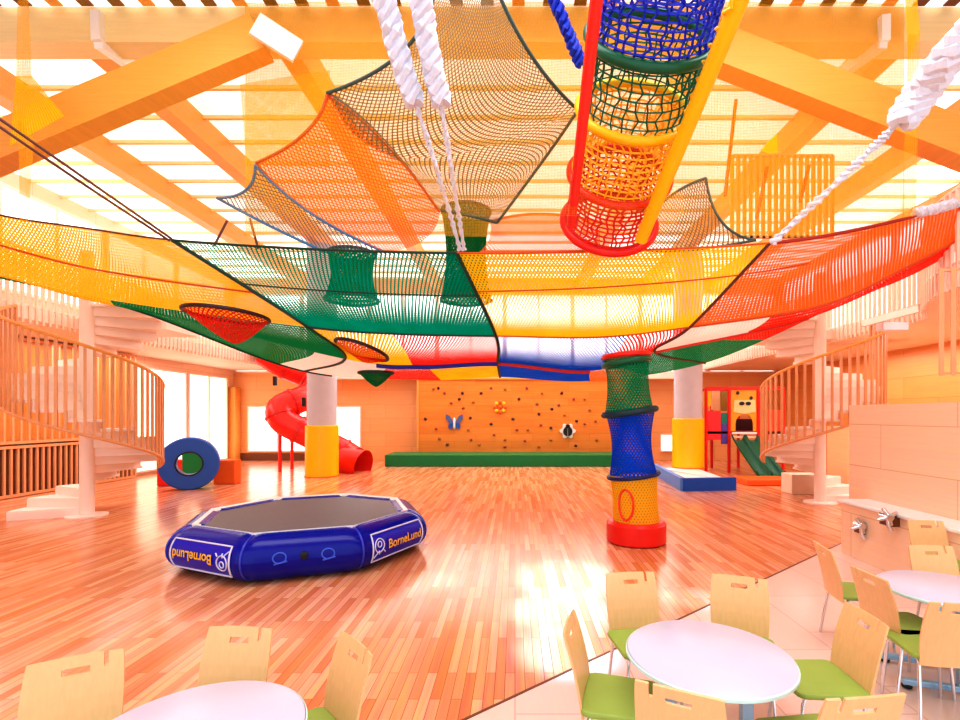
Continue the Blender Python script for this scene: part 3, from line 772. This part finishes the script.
for f, m, rr in ((fr[1], DGREEN, .055), (fr[2], YELLOW, .05), (fr[3], RED, .05), (1.0, RED, .06)):
    MB().tube([tpt(f, 2*PI*q/48, RTU+.015) for q in range(48)], rr, 10, closed=True).build('hoop', m, tn, True)
MB().tube([C(600, -30, 3.75), C(571, 226, 5.9)], .055, 14).build('padded_pole', REDP, tn, True)['label'] = 'red padded pole'
MB().tube([C(752, -30, 3.8), C(641, 240, 6.0)], .078, 14).build('padded_pole', YELLOW, tn, True)['label'] = 'yellow padded pole'
lc = [C(731-92*i/40, 230*i/40, 3.9+2.0*i/40) + Vector((.03*math.sin(i*2.2), 0, .03*math.cos(i*2.2))) for i in range(41)]
MB().tube(lc, .014, 6).build('lacing', GOLD, tn, True)
# small red poles and slatted deck railing on the upper play deck
r = empty('deck_railing', (0, 0, 0), 'yellow slatted railing of the upper play deck behind the sheer netting', 'railing')
pa, pb = C(732, 196, 8.6), C(832, 196, 8.6)
s = MB()
for k in range(17):
    p = pa+(pb-pa)*k/16; s.box(p.x, p.y, p.z-.02, .05, .05, 1.45)
s.build('slat_panel', mat('yellow_slat', (250, 190, 90), .5), r)
MB().bar(pa+Vector((0, 0, .7)), pb+Vector((0, 0, .7)), .05, .05).build('top_rail', BEAMX, r)
MB().bar(pa+Vector((0, 0, -.72)), pb+Vector((0, 0, -.72)), .05, .05).build('bottom_rail', BEAMX, r)
for (x0, y0, x1, y1), lb in zip(((736, 100, 725, 196), (767, 167, 757, 218), (809, 166, 800, 202)),
        ('longest thin red pole behind the sheer yellow netting', 'thin red pole in front of the yellow deck slats, the one nearer the padded tunnel', 'shortest thin red pole in front of the yellow deck slats')):
    tag(MB().tube([C(x0, y0, 8.2), C(x1, y1, 8.2)], .03, 8).build('hanging_pole', REDP, None, True), lb, 'pole')

# ------------------------------------------------------------------ standing net tunnel with red base
bt = C(636, 535, 7.75); bt.z = 0
vt = empty('standing_net_tunnel', bt, 'upright net tunnel in green, blue and yellow standing on a round red padded base', 'net tunnel')
MB().lathe([(.42, 0), (.46, .03), (.46, .30), (.42, .34), (.36, .345)], 36).build('base', RED, vt, True)['label'] = 'red padded round base'
VG = net_mat('tunnel_green', (20, 176, 130), .05, .2, (30, 140, 80), soft=.15); VB = net_mat('tunnel_blue', (24, 84, 236), .05, .26, (30, 96, 240), soft=.3); VY = net_mat('tunnel_yellow', (255, 220, 70), .05, .32, (255, 204, 40), soft=.5)
lean = lambda z: -.06*max(0, z-.34)
def vsec(z0, z1, r0, r1, m, lab, waist=.05):
    mm = MB(); mm.grid(lambda u, v: Vector((math.cos(2*PI*u), math.sin(2*PI*u), 0))*(L_(r0, r1, v)-waist*math.sin(PI*v)) + Vector((lean(L_(z0, z1, v)), 0, L_(z0, z1, v))), 40, 12)
    mm.build('netting', m, vt, True)['label'] = lab
zz = lambda y: 2+(HY-y)*7.75/F
z1, z2, z3 = zz(475), zz(412), zz(356)
vsec(.34, z1, .36, .37, VY, 'yellow netting', .02); vsec(z1, z2, .37, .38, VB, 'blue netting', .07); vsec(z2, z3, .38, .36, VG, 'green netting', .05)
def hoop(z, rad, th, m, tilt, lab=None):
    R_ = Matrix.Rotation(tilt, 3, 'Y')
    o = MB().tube([R_ @ Vector((rad*math.cos(2*PI*q/40), rad*math.sin(2*PI*q/40), 0))+Vector((lean(z), 0, z)) for q in range(40)], th, 10, closed=True).build('hoop', m, vt, True)
    if lab: o['label'] = lab
hoop(z1, .39, .03, mat('navy_hoop', (10, 26, 90), .5), math.radians(-7)); hoop(z2, .40, .05, mat('teal_hoop', (4, 54, 66), .5), math.radians(-8)); hoop(z3, .35, .04, RED, math.radians(-4), 'red rim where it meets the hanging net')
hoop(z3-.1, .35, .05, DGREEN, math.radians(-10))
an = math.radians(-90-38)
o = MB().tube([(.375*math.cos(an+.32*math.cos(2*PI*q/30)), .375*math.sin(an+.32*math.cos(2*PI*q/30)), .63+.23*math.sin(2*PI*q/30)) for q in range(30)], .016, 8, closed=True).build('opening_rim', REDP, vt, True)
o['label'] = 'red oval rim of the crawl-in opening'

# ------------------------------------------------------------------ red spiral tube slide
sl = empty('tube_slide', G(300, 470), 'red spiral tube slide coming down from the gallery behind the yellow padded column', 'slide')
P = [C(*q)-sl.location for q in ((262, 352, 17.9), (284, 366, 18.3), (306, 376, 18.8), (318, 390, 18.6), (302, 399, 17.7), (281, 408, 17.1), (284, 421, 17.0), (306, 433, 17.2), (326, 443, 17.6), (344, 452, 18.0), (356, 460, 17.6))]
SP = spline(P, 80)
MB().tube(SP, .46, 20, cap=False).build('tube', REDP, sl, True)
fl = MB()
for i in range(8, 80, 9): fl.tube(SP[i:i+2], .50, 20)
fl.build('flange', mat('red_flange', (225, 40, 34), .3), sl, True)
e = C(355, 462, 17.2)-sl.location
MB().tube([e+Vector((-.5, .1, .05)), e+Vector((.35, -.15, -.12))], [.46, .56], 20, cap=False).build('exit_mouth', RED, sl, True)
for px, py in ((280, 472), (292, 469)):
    g_ = G(px, py)-sl.location
    MB().tube([g_, g_+Vector((0, 0, 1.5))], .06, 10).build('support_post', REDP, sl, True)
for px, py in ((275, 381), (304, 402)):
    q = C(px, py, 16.4)-sl.location; MB().box(q.x, q.y, q.z, .1, .1, .3).build('bracket', BLACK, sl)

# ------------------------------------------------------------------ blue ring and foam blocks
g_ = G(190, 489)
ring = empty('foam_ring', g_, 'big blue foam ring standing upright on the floor', 'ring', None, math.radians(29))
RO, RI, TH = .70, .31, .5
prof = []
m = MB(); nn = 44
vs = []
sec = [(RI, -TH/2), (RO-.03, -TH/2), (RO, -TH/2+.03), (RO, TH/2-.03), (RO-.03, TH/2), (RI, TH/2)]
for j in range(nn):
    a = 2*PI*j/nn
    vs += [(r_*math.cos(a), y_, RO+r_*math.sin(a)) for r_, y_ in sec]
m.add(vs, [(j*6+i, j*6+(i+1) % 6, ((j+1) % nn)*6+(i+1) % 6, ((j+1) % nn)*6+i) for j in range(nn) for i in range(6)])
m.build('body', BLUE, ring, True)
m = MB().tube([((RI)*math.cos(2*PI*q/40), -TH/2, RO+(RI)*math.sin(2*PI*q/40)) for q in range(40)], .02, 8, closed=True)
m.build('inner_rim', BLACK, ring, True)
for (px, py, sx, sy, sz, mt_, dy, lb) in ((161, 487, .42, .5, .72, RED, .35, 'red-orange foam block beside the blue ring, next to the spiral stair'), (217, 486, .6, .4, .7, ORANGE, .5, 'orange foam block behind the blue ring'),
                                   (184, 477, .9, .5, .8, GREEN, .8, 'green foam block seen through the hole of the blue ring')):
    b_ = MB().box(0, 0, sz/2, sx, sy, sz).build('foam_block', mt_, None, bevel=.03); b_.location = G(px, py) + Vector((0, dy, 0)); b_.rotation_euler = (0, 0, YAW+.1)
    tag(b_, lb, 'foam block')

# ------------------------------------------------------------------ blue edged platform, play house
pa = G(683, 491); pb = G(735, 490); pc = G(655, 474)
pl = empty('play_platform', (0, 0, 0), 'low white platform with blue padded edge round the yellow footed column', 'platform')
pts = [(pa.x, pa.y), (pb.x, pb.y), (pb.x+.2, pb.y+3.4), (pc.x-.1, pb.y+3.4), (pc.x, pc.y)]
MB().poly(pts, 0, .22).build('deck', WHITE, pl)
e1 = MB()
e1.bar((pa.x, pa.y, .17), (pb.x, pb.y, .17), .14, .34).build('edge_pad', mat('edge_blue', (14, 92, 206), .4), pl)
MB().bar((pa.x, pa.y, .17), (pc.x, pc.y, .17), .14, .34).build('edge_pad', mat('edge_blue_pale', (96, 150, 226), .4), pl)
PHZ = 17.0
o0 = G(722, 481); 
ph_ = empty('play_house', (0, 0, 0), 'red framed play house with yellow bear face panel over the twin green slide', 'play house')
def pz(px, py, Z=PHZ): return C(px, py, Z)
for x in (706, 729, 758, 783):
    for Z in (PHZ, PHZ+1.5):
        a = pz(x, 470, PHZ); a = a + FWD*(Z-PHZ); 
        MB().tube([(a.x, a.y, .0), (a.x, a.y, 2.95)], .055, 10).build('post', RED, ph_, True)
a, b = pz(706, 388), pz(783, 388)
for dz in (0,):
    for yy in (0, 1.5): MB().bar((a.x, a.y+yy, 2.93), (b.x, b.y+yy, 2.93), .1, .1).build('top_bar', RED, ph_)
MB().poly([(a.x, a.y), (b.x, b.y), (b.x-.05, b.y+1.5), (a.x-.05, a.y+1.5)], 1.35, 1.43).build('deck', mat('deck_red', (150, 30, 34), .5), ph_)
def cam_panel(pts, nm, m, Z=PHZ, t=.05, lab=None):
    Q = [C(x, y, Z) for x, y in pts]; n_ = len(Q)
    mm = MB().add([q for q in Q]+[q+FWD*t for q in Q], [tuple(range(n_)), tuple(range(2*n_-1, n_-1, -1))]+[(i, (i+1) % n_, n_+(i+1) % n_, n_+i) for i in range(n_)])
    o = mm.build(nm, m, ph_)
    if lab: o['label'] = lab
    return o
arch = [(755, 430)] + [(744.5+9*math.cos(t), 424-10*math.sin(t)) for t in [PI*i/10 for i in range(11)]] + [(732, 430)]
cam_panel([(731, 390), (757, 390), (757, 431), (753.5, 431)] + [(744.5+9*math.cos(t), 424-10*math.sin(t)) for t in [PI*i/10 for i in range(11)]] + [(735.5, 431), (731, 431)], 'face_panel', mat('face_yellow', (255, 168, 40), .45), lab='yellow panel with bear face and arched opening')
cam_panel([(734.5+8*0, 400), (755, 400), (756, 412), (744, 414), (733.5, 412)], 'muzzle', mat('muzzle_cream', (250, 214, 150), .45), PHZ-.02, .03)
for x in (742, 748.5):
    cam_panel([(x+2.6*math.cos(t), 403.5+1.9*math.sin(t)) for t in [2*PI*i/14 for i in range(14)]], 'eye', BLACK, PHZ-.04, .03)
for x, y in ((738, 393), (751.5, 398)):
    cam_panel([(x+1.5*math.cos(t), y+1.8*math.sin(t)) for t in [2*PI*i/10 for i in range(10)]], 'spot', BLACK, PHZ-.03, .03)
cam_panel([(707, 411), (721, 411), (721, 440), (707, 440)], 'climbing_panel', mat('panel_red', (226, 50, 60), .45))
cam_panel([(721.5, 413), (728, 413), (728, 424), (721.5, 424)], 'side_panel', TEAL); cam_panel([(721.5, 424), (728, 424), (728, 444), (721.5, 444)], 'side_panel', PURPLE)
cam_panel([(704, 391), (711, 391), (711, 406), (704, 406)], 'sign_panel', YELLOW)
cam_panel([(712, 391), (720, 391), (720, 410), (712, 410)], 'slat_panel', WOOD, PHZ+1.2); cam_panel([(721, 391), (728, 391), (728, 411), (721, 411)], 'slat_panel', mat('olive_panel', (170, 140, 60), .5), PHZ+1.2)
cam_panel([(760, 410), (782, 410), (782, 440), (760, 440)], 'side_panel', mat('panel_orange_red', (236, 80, 50), .45))
cam_panel([(733, 419), (756, 419), (756, 434), (733, 434)], 'back_panel', mat('panel_maroon', (70, 20, 26), .5), PHZ+1.0)
for y in (433, 437):
    cam_panel([(732, y-1), (757, y-1), (757, y+1), (732, y+1)], 'step_rail', WHITE if y == 433 else SLATP, PHZ-.05, .06)
# twin slide
ss = empty('twin_slide', (0, 0, 0), 'dark green twin lane slide running down from the red play house', 'slide')
def lane(x0, x1, nm):
    top0, top1 = C(x0, 441, PHZ-.1), C(x1, 441, PHZ-.1)
    bot0, bot1 = C(x0+26, 479, PHZ-1.7), C(x1+28, 479, PHZ-1.7)
    def P(u, v):
        t = v; a = top0+(top1-top0)*u; b = bot0+(bot1-bot0)*u
        p = a+(b-a)*t; p.z = L_(a.z, .03, min(1, t*1.1)**.9)
        p.z += .22*(abs(2*u-1)**4)
        return p
    m = MB(); m.grid(P, 12, 16); o = m.build(nm, DGREEN, ss, True)
    so = o.modifiers.new('thick', 'SOLIDIFY'); so.thickness = .04
lane(731, 745, 'lane'); lane(745, 758, 'lane')
g_ = G(775, 486)
b_ = MB().box(0, 0, .09, 1.35, .9, .18).build('landing_mat', ORANGE, None, bevel=.03); b_.location = (g_.x-.1, g_.y+.45, 0); b_.rotation_euler = (0, 0, YAW); tag(b_, 'low orange mat at the bottom of the green slide', 'mat')

# ------------------------------------------------------------------ right side: partition, counter, taps
qa = G(872, 553); PXR = 5.15
par = struct(MB().span(PXR, PXR+.14, 2.6, qa.y+.45, 0, 2.15).build('wall_partition', PANELS))
ct = empty('wash_counter', (0, 0, 0), 'low wooden counter with white top edge along the tall wooden partition', 'counter')
MB().span(PXR-.42, PXR-.005, 2.6, qa.y, .007, .74).build('body', PANELS, ct)
MB().span(PXR-.46, PXR-.005, 2.6, qa.y+.04, .74, .78).build('top', WHITE, ct, bevel=.008)
def tap(px, py, lab, Z):
    q = C(px, py, Z)
    r_ = empty('steel_tap', q, lab, 'tap', 'steel taps')
    for k in range(4):
        a = PI/2*k+.4
        MB().tube([(0, 0, 0), (.13*math.cos(a), .03, .11*math.sin(a))], [.028, .022], 10).build('handle_spoke', CHROME, r_, True)
    MB().tube([(0, -.03, 0), (0, .12, 0)], .045, 14).build('hub', CHROME, r_, True)
    MB().tube([(0, .02, .0), (0, .0, -.12), (.02, -.02, -.17)], .024, 10).build('spout', CHROME, r_, True)
    MB().box(.22, .12, -.06, .36, .2, .14).build('bracket', DARKW, r_, bevel=.01)
tap(862, 526, 'steel cross-handled tap on a dark bracket, the one further from the chairs', 6.6)
tap(889, 517, 'steel cross-handled tap on a dark bracket, the one nearer the chairs', 6.0)
# red box and wooden cabinet behind the stair
g_ = G(866, 496)
b_ = empty('storage_cabinet', (g_.x, g_.y, 0), 'pale wooden cabinet with a red compartment between the stair and the partition', 'cabinet')
MB().span(-.45, .6, 0, .8, .0, 1.7).build('body', WOOD, b_); MB().span(-.28, .28, -.03, .02, .1, .62).build('door', mat('salmon', (240, 120, 110), .4), b_); MB().span(.28, .5, -.04, .02, .2, .62).build('red_panel', RED, b_)
# lamp under gallery edge
q = C(892, 327, 7.0)
r = empty('gallery_lamp', q, 'white box lamp under a timber bar on the gallery over the partition', 'lamp')
MB().box(0, 0, .0, .36, .16, .11).build('housing', WHITE, r, bevel=.01); MB().bar(C(862, 324, 7.0)-q, C(918, 309, 6.6)-q, .09, .09).build('timber_bar', SLATP, r)

# ------------------------------------------------------------------ cafe tables
def make_table():
    r_ = empty('round_table', (0, 0, 0), '', 'table', 'round cafe tables')
    MB().lathe([(.36, .672), (.415, .674), (.43, .686), (.43, .698), (.424, .702), (0.001, .702)], 64).build('tabletop', mat('table_laminate', (214, 210, 230), .3, var=.02), r_, True)
    MB().lathe([(.427, .673), (.436, .680), (.436, .694), (.427, .700)], 64, cap=False).build('edge_band', mat('pale_edge', (210, 244, 248), .3), r_, True)
    for sx in (-1, 1):
        MB().span(sx*.2-.028, sx*.2+.028, -.03, .03, .06, .674).build('leg', STEELB, r_)
        f_ = MB().span(sx*.2-.025, sx*.2+.025, -.36, .36, .03, .075).build('foot_bar', STEELB, r_, bevel=.008)
        for sy in (-1, 1):
            m = MB().lathe([(.03, .008), (.034, .015), (.034, .03), (.025, .036)], 16, (sx*.2, sy*.33, 0)); m.build('foot_pad', BLACK, f_, True)
    MB().span(-.2, .2, -.015, .015, .60, .64).build('cross_bar', STEELB, r_)
    return r_
T0 = make_table()
tables = [(G(708, 654, .7), -.1, 'round white cafe table in the middle with six plywood chairs'),
          (G(948, 589, .7), 1.25, 'round white cafe table at the right edge near the counter'),
          (G(190, 738, .7), .2, 'round white cafe table at the lower left, cut off by the frame')]
for i, (p, rz, lb) in enumerate(tables):
    t = T0 if i == 0 else copy_tree(T0)
    t.location = (p.x, p.y, .0 if i == 2 else .006); t.rotation_euler = (0, 0, rz); t['label'] = lb
# ------------------------------------------------------------------ chairs
def make_chair():
    r_ = empty('cafe_chair', (0, 0, 0), '', 'chair', 'plywood cafe chairs')
    # seat pad
    pts = []
    for cx, cy, a0 in ((.15, .15, 0), (-.15, .15, PI/2), (-.16, -.15, PI), (.16, -.15, 1.5*PI)):
        pts += [(cx+.05*math.cos(a0+PI/2*k/5), cy+.05*math.sin(a0+PI/2*k/5)) for k in range(6)]
    MB().poly(pts, .435, .468).build('seat', SEATG, r_, bevel=.012)['label'] = 'green upholstered seat'
    # plywood back with hand hole and notch
    xs = [-.19, -.15, -.128, -.108, -.09, -.055, -.03, 0, .03, .055, .1, .15, .19]
    zs = [.40, .44, .48, .54, .60, .66, .72, .762, .776, .79, .80, .82, .842]
    m = MB(); W_ = len(xs)
    def bp(x, z):
        t = (z-.40)/.44; wdt = .92+.08*math.sin(PI*min(1, t*1.0)*.9) if t < 1 else .94
        y = -.18 - .10*t + .015*math.sin(PI*t) + (.19**2-x*x)*(-.28)
        zz_ = z
        if z > .83: zz_ = z - .10*(abs(x)**2) 
        return (x*wdt, y, zz_)
    m.v = [Vector(bp(x, z)) for z in zs for x in xs]
    for j in range(len(zs)-1):
        for i in range(W_-1):
            xm, zm = (xs[i]+xs[i+1])/2, (zs[j]+zs[j+1])/2
            if -.055 < xm < .055 and .762 < zm < .79: continue
            if -.128 < xm < -.108 and zm > .776: continue
            m.f.append((j*W_+i, j*W_+i+1, (j+1)*W_+i+1, (j+1)*W_+i))
    o = m.build('backrest', PLY, r_)
    so = o.modifiers.new('thick', 'SOLIDIFY'); so.thickness = .012
    # chrome frame
    for sx in (-1, 1):
        MB().tube([(sx*.15, .14, .43), (sx*.165, .165, .39), (sx*.19, .19, .0)], .011, 10).build('leg', CHROME, r_, True)
        MB().tube([(sx*.15, -.13, .43), (sx*.165, -.165, .39), (sx*.19, -.225, .0)], .011, 10).build('leg', CHROME, r_, True)
    MB().tube([(-.15, .14, .425), (.15, .14, .425)], .01, 8).tube([(-.15, -.13, .425), (.15, -.13, .425)], .01, 8).tube([(-.15, .14, .425), (-.15, -.13, .425)], .01, 8).tube([(.15, .14, .425), (.15, -.13, .425)], .01, 8).build('seat_frame', CHROME, r_, True)
    return r_
C0 = make_chair()
BACK_Y = -.32   # the top of the back lies this far behind the chair's middle
# (px, py of the top of the back, yaw of the facing direction in the room, label)
D = math.degrees
T1, T2, T3 = tables[0][0], tables[1][0], tables[2][0]
chairs = [
 (630, 573, -84, 'plywood chair behind the middle table, nearest the upright net tunnel, green seat showing'),
 (739, 577, -112, 'plywood chair behind the middle table standing where wooden floor meets tile'),
 (569, 622, -15, 'plywood chair seen edge-on at the side of the middle table toward the wooden floor'),
 (678, 690, 64, 'plywood chair in front of the middle table, only its back showing'),
 (866, 614, 178, 'plywood chair facing left toward the middle table from its right side'),
 (866, 697, 97, 'plywood chair with its notched back to the camera at front right of the middle table'),
 (868, 573, 2, 'plywood chair overlapping the back of the one at the middle table, facing the right-hand table'),
 (822, 546, -10, 'plywood chair standing alone on the tile, nearest the wooden floor edge'),
 (930, 546, -95, 'plywood chair directly behind the right-hand table, another chair back just above it'),
 (925, 521, -95, 'furthest plywood chair, just its back showing against the counter'),
 (962, 604, 82, 'plywood chair cut by the right edge of the frame with green seat beside table leg'),
 (77, 656, -62, 'plywood chair at the lower left table, the one furthest left, wide back with notch'),
 (241, 627, -95, 'plywood chair behind the lower left table facing the camera'),
 (356, 642, 222, 'plywood chair turned sideways at the right of the lower left table'),
]
for i, (px, py, yaw, lb) in enumerate(chairs):
    c = C0 if i == 0 else copy_tree(C0)
    top = G(px, py, .84); a = math.radians(yaw)
    fx, fy = math.cos(a), math.sin(a)                  # facing direction
    c.location = (top.x + fx*.285, top.y + fy*.285, .006 if i < 11 else 0); c.rotation_euler = (0, 0, a-PI/2); c['label'] = lb

# ------------------------------------------------------------------ added fill lights, and added spots for the bright floor patches
def area(name, loc, rot, sx, sy, power, col=(1, .95, .88)):
    l = bpy.data.lights.new(name, 'AREA'); l.shape = 'RECTANGLE'; l.size = sx; l.size_y = sy; l.energy = power; l.color = col
    o = bpy.data.objects.new(name, l); COL.objects.link(o); o.location = loc; o.rotation_euler = rot
    return o
area('fill_light', (0, 4.0, 7.9), (0, 0, 0), 10, 3, 520, (.92, .96, 1))  # unseen fill lights, added to brighten the hall and under the galleries
area('fill_light', (-11, 12, 3.85), (0, 0, 0), 2, 9, 200, (.92, .96, 1))
area('fill_light', (9.7, 12, 3.85), (0, 0, 0), 2.4, 9, 260, (.92, .96, 1))
area('fill_light', (0, 18.6, 7.2), (0, 0, 0), 12, 3, 420, (.92, .96, 1))
def spot(loc, target, ang, power, col, blend=.6):  # added spot standing in for a patch of daylight on the floor
    l = bpy.data.lights.new('floor_patch_spot', 'SPOT'); l.energy = power; l.color = col; l.spot_size = ang; l.spot_blend = blend; l.shadow_soft_size = .12
    o = bpy.data.objects.new('floor_patch_spot', l); COL.objects.link(o); o.location = loc
    o.rotation_euler = (Vector(target)-Vector(loc)).to_track_quat('-Z', 'Y').to_euler()
for (px, py), rad, pw in (((566, 578), .75, 1500), ((566, 612), .62, 1500), ((566, 650), .5, 1500), ((690, 598), .34, 900), ((430, 582), .42, 600)):
    g_ = G(px, py); src = Vector((g_.x, 2.2, 7.7))
    spot(src, (g_.x, g_.y, 0), 2*math.atan(rad/(g_-src).length), pw*5.5, (.24, .58, 1.0))
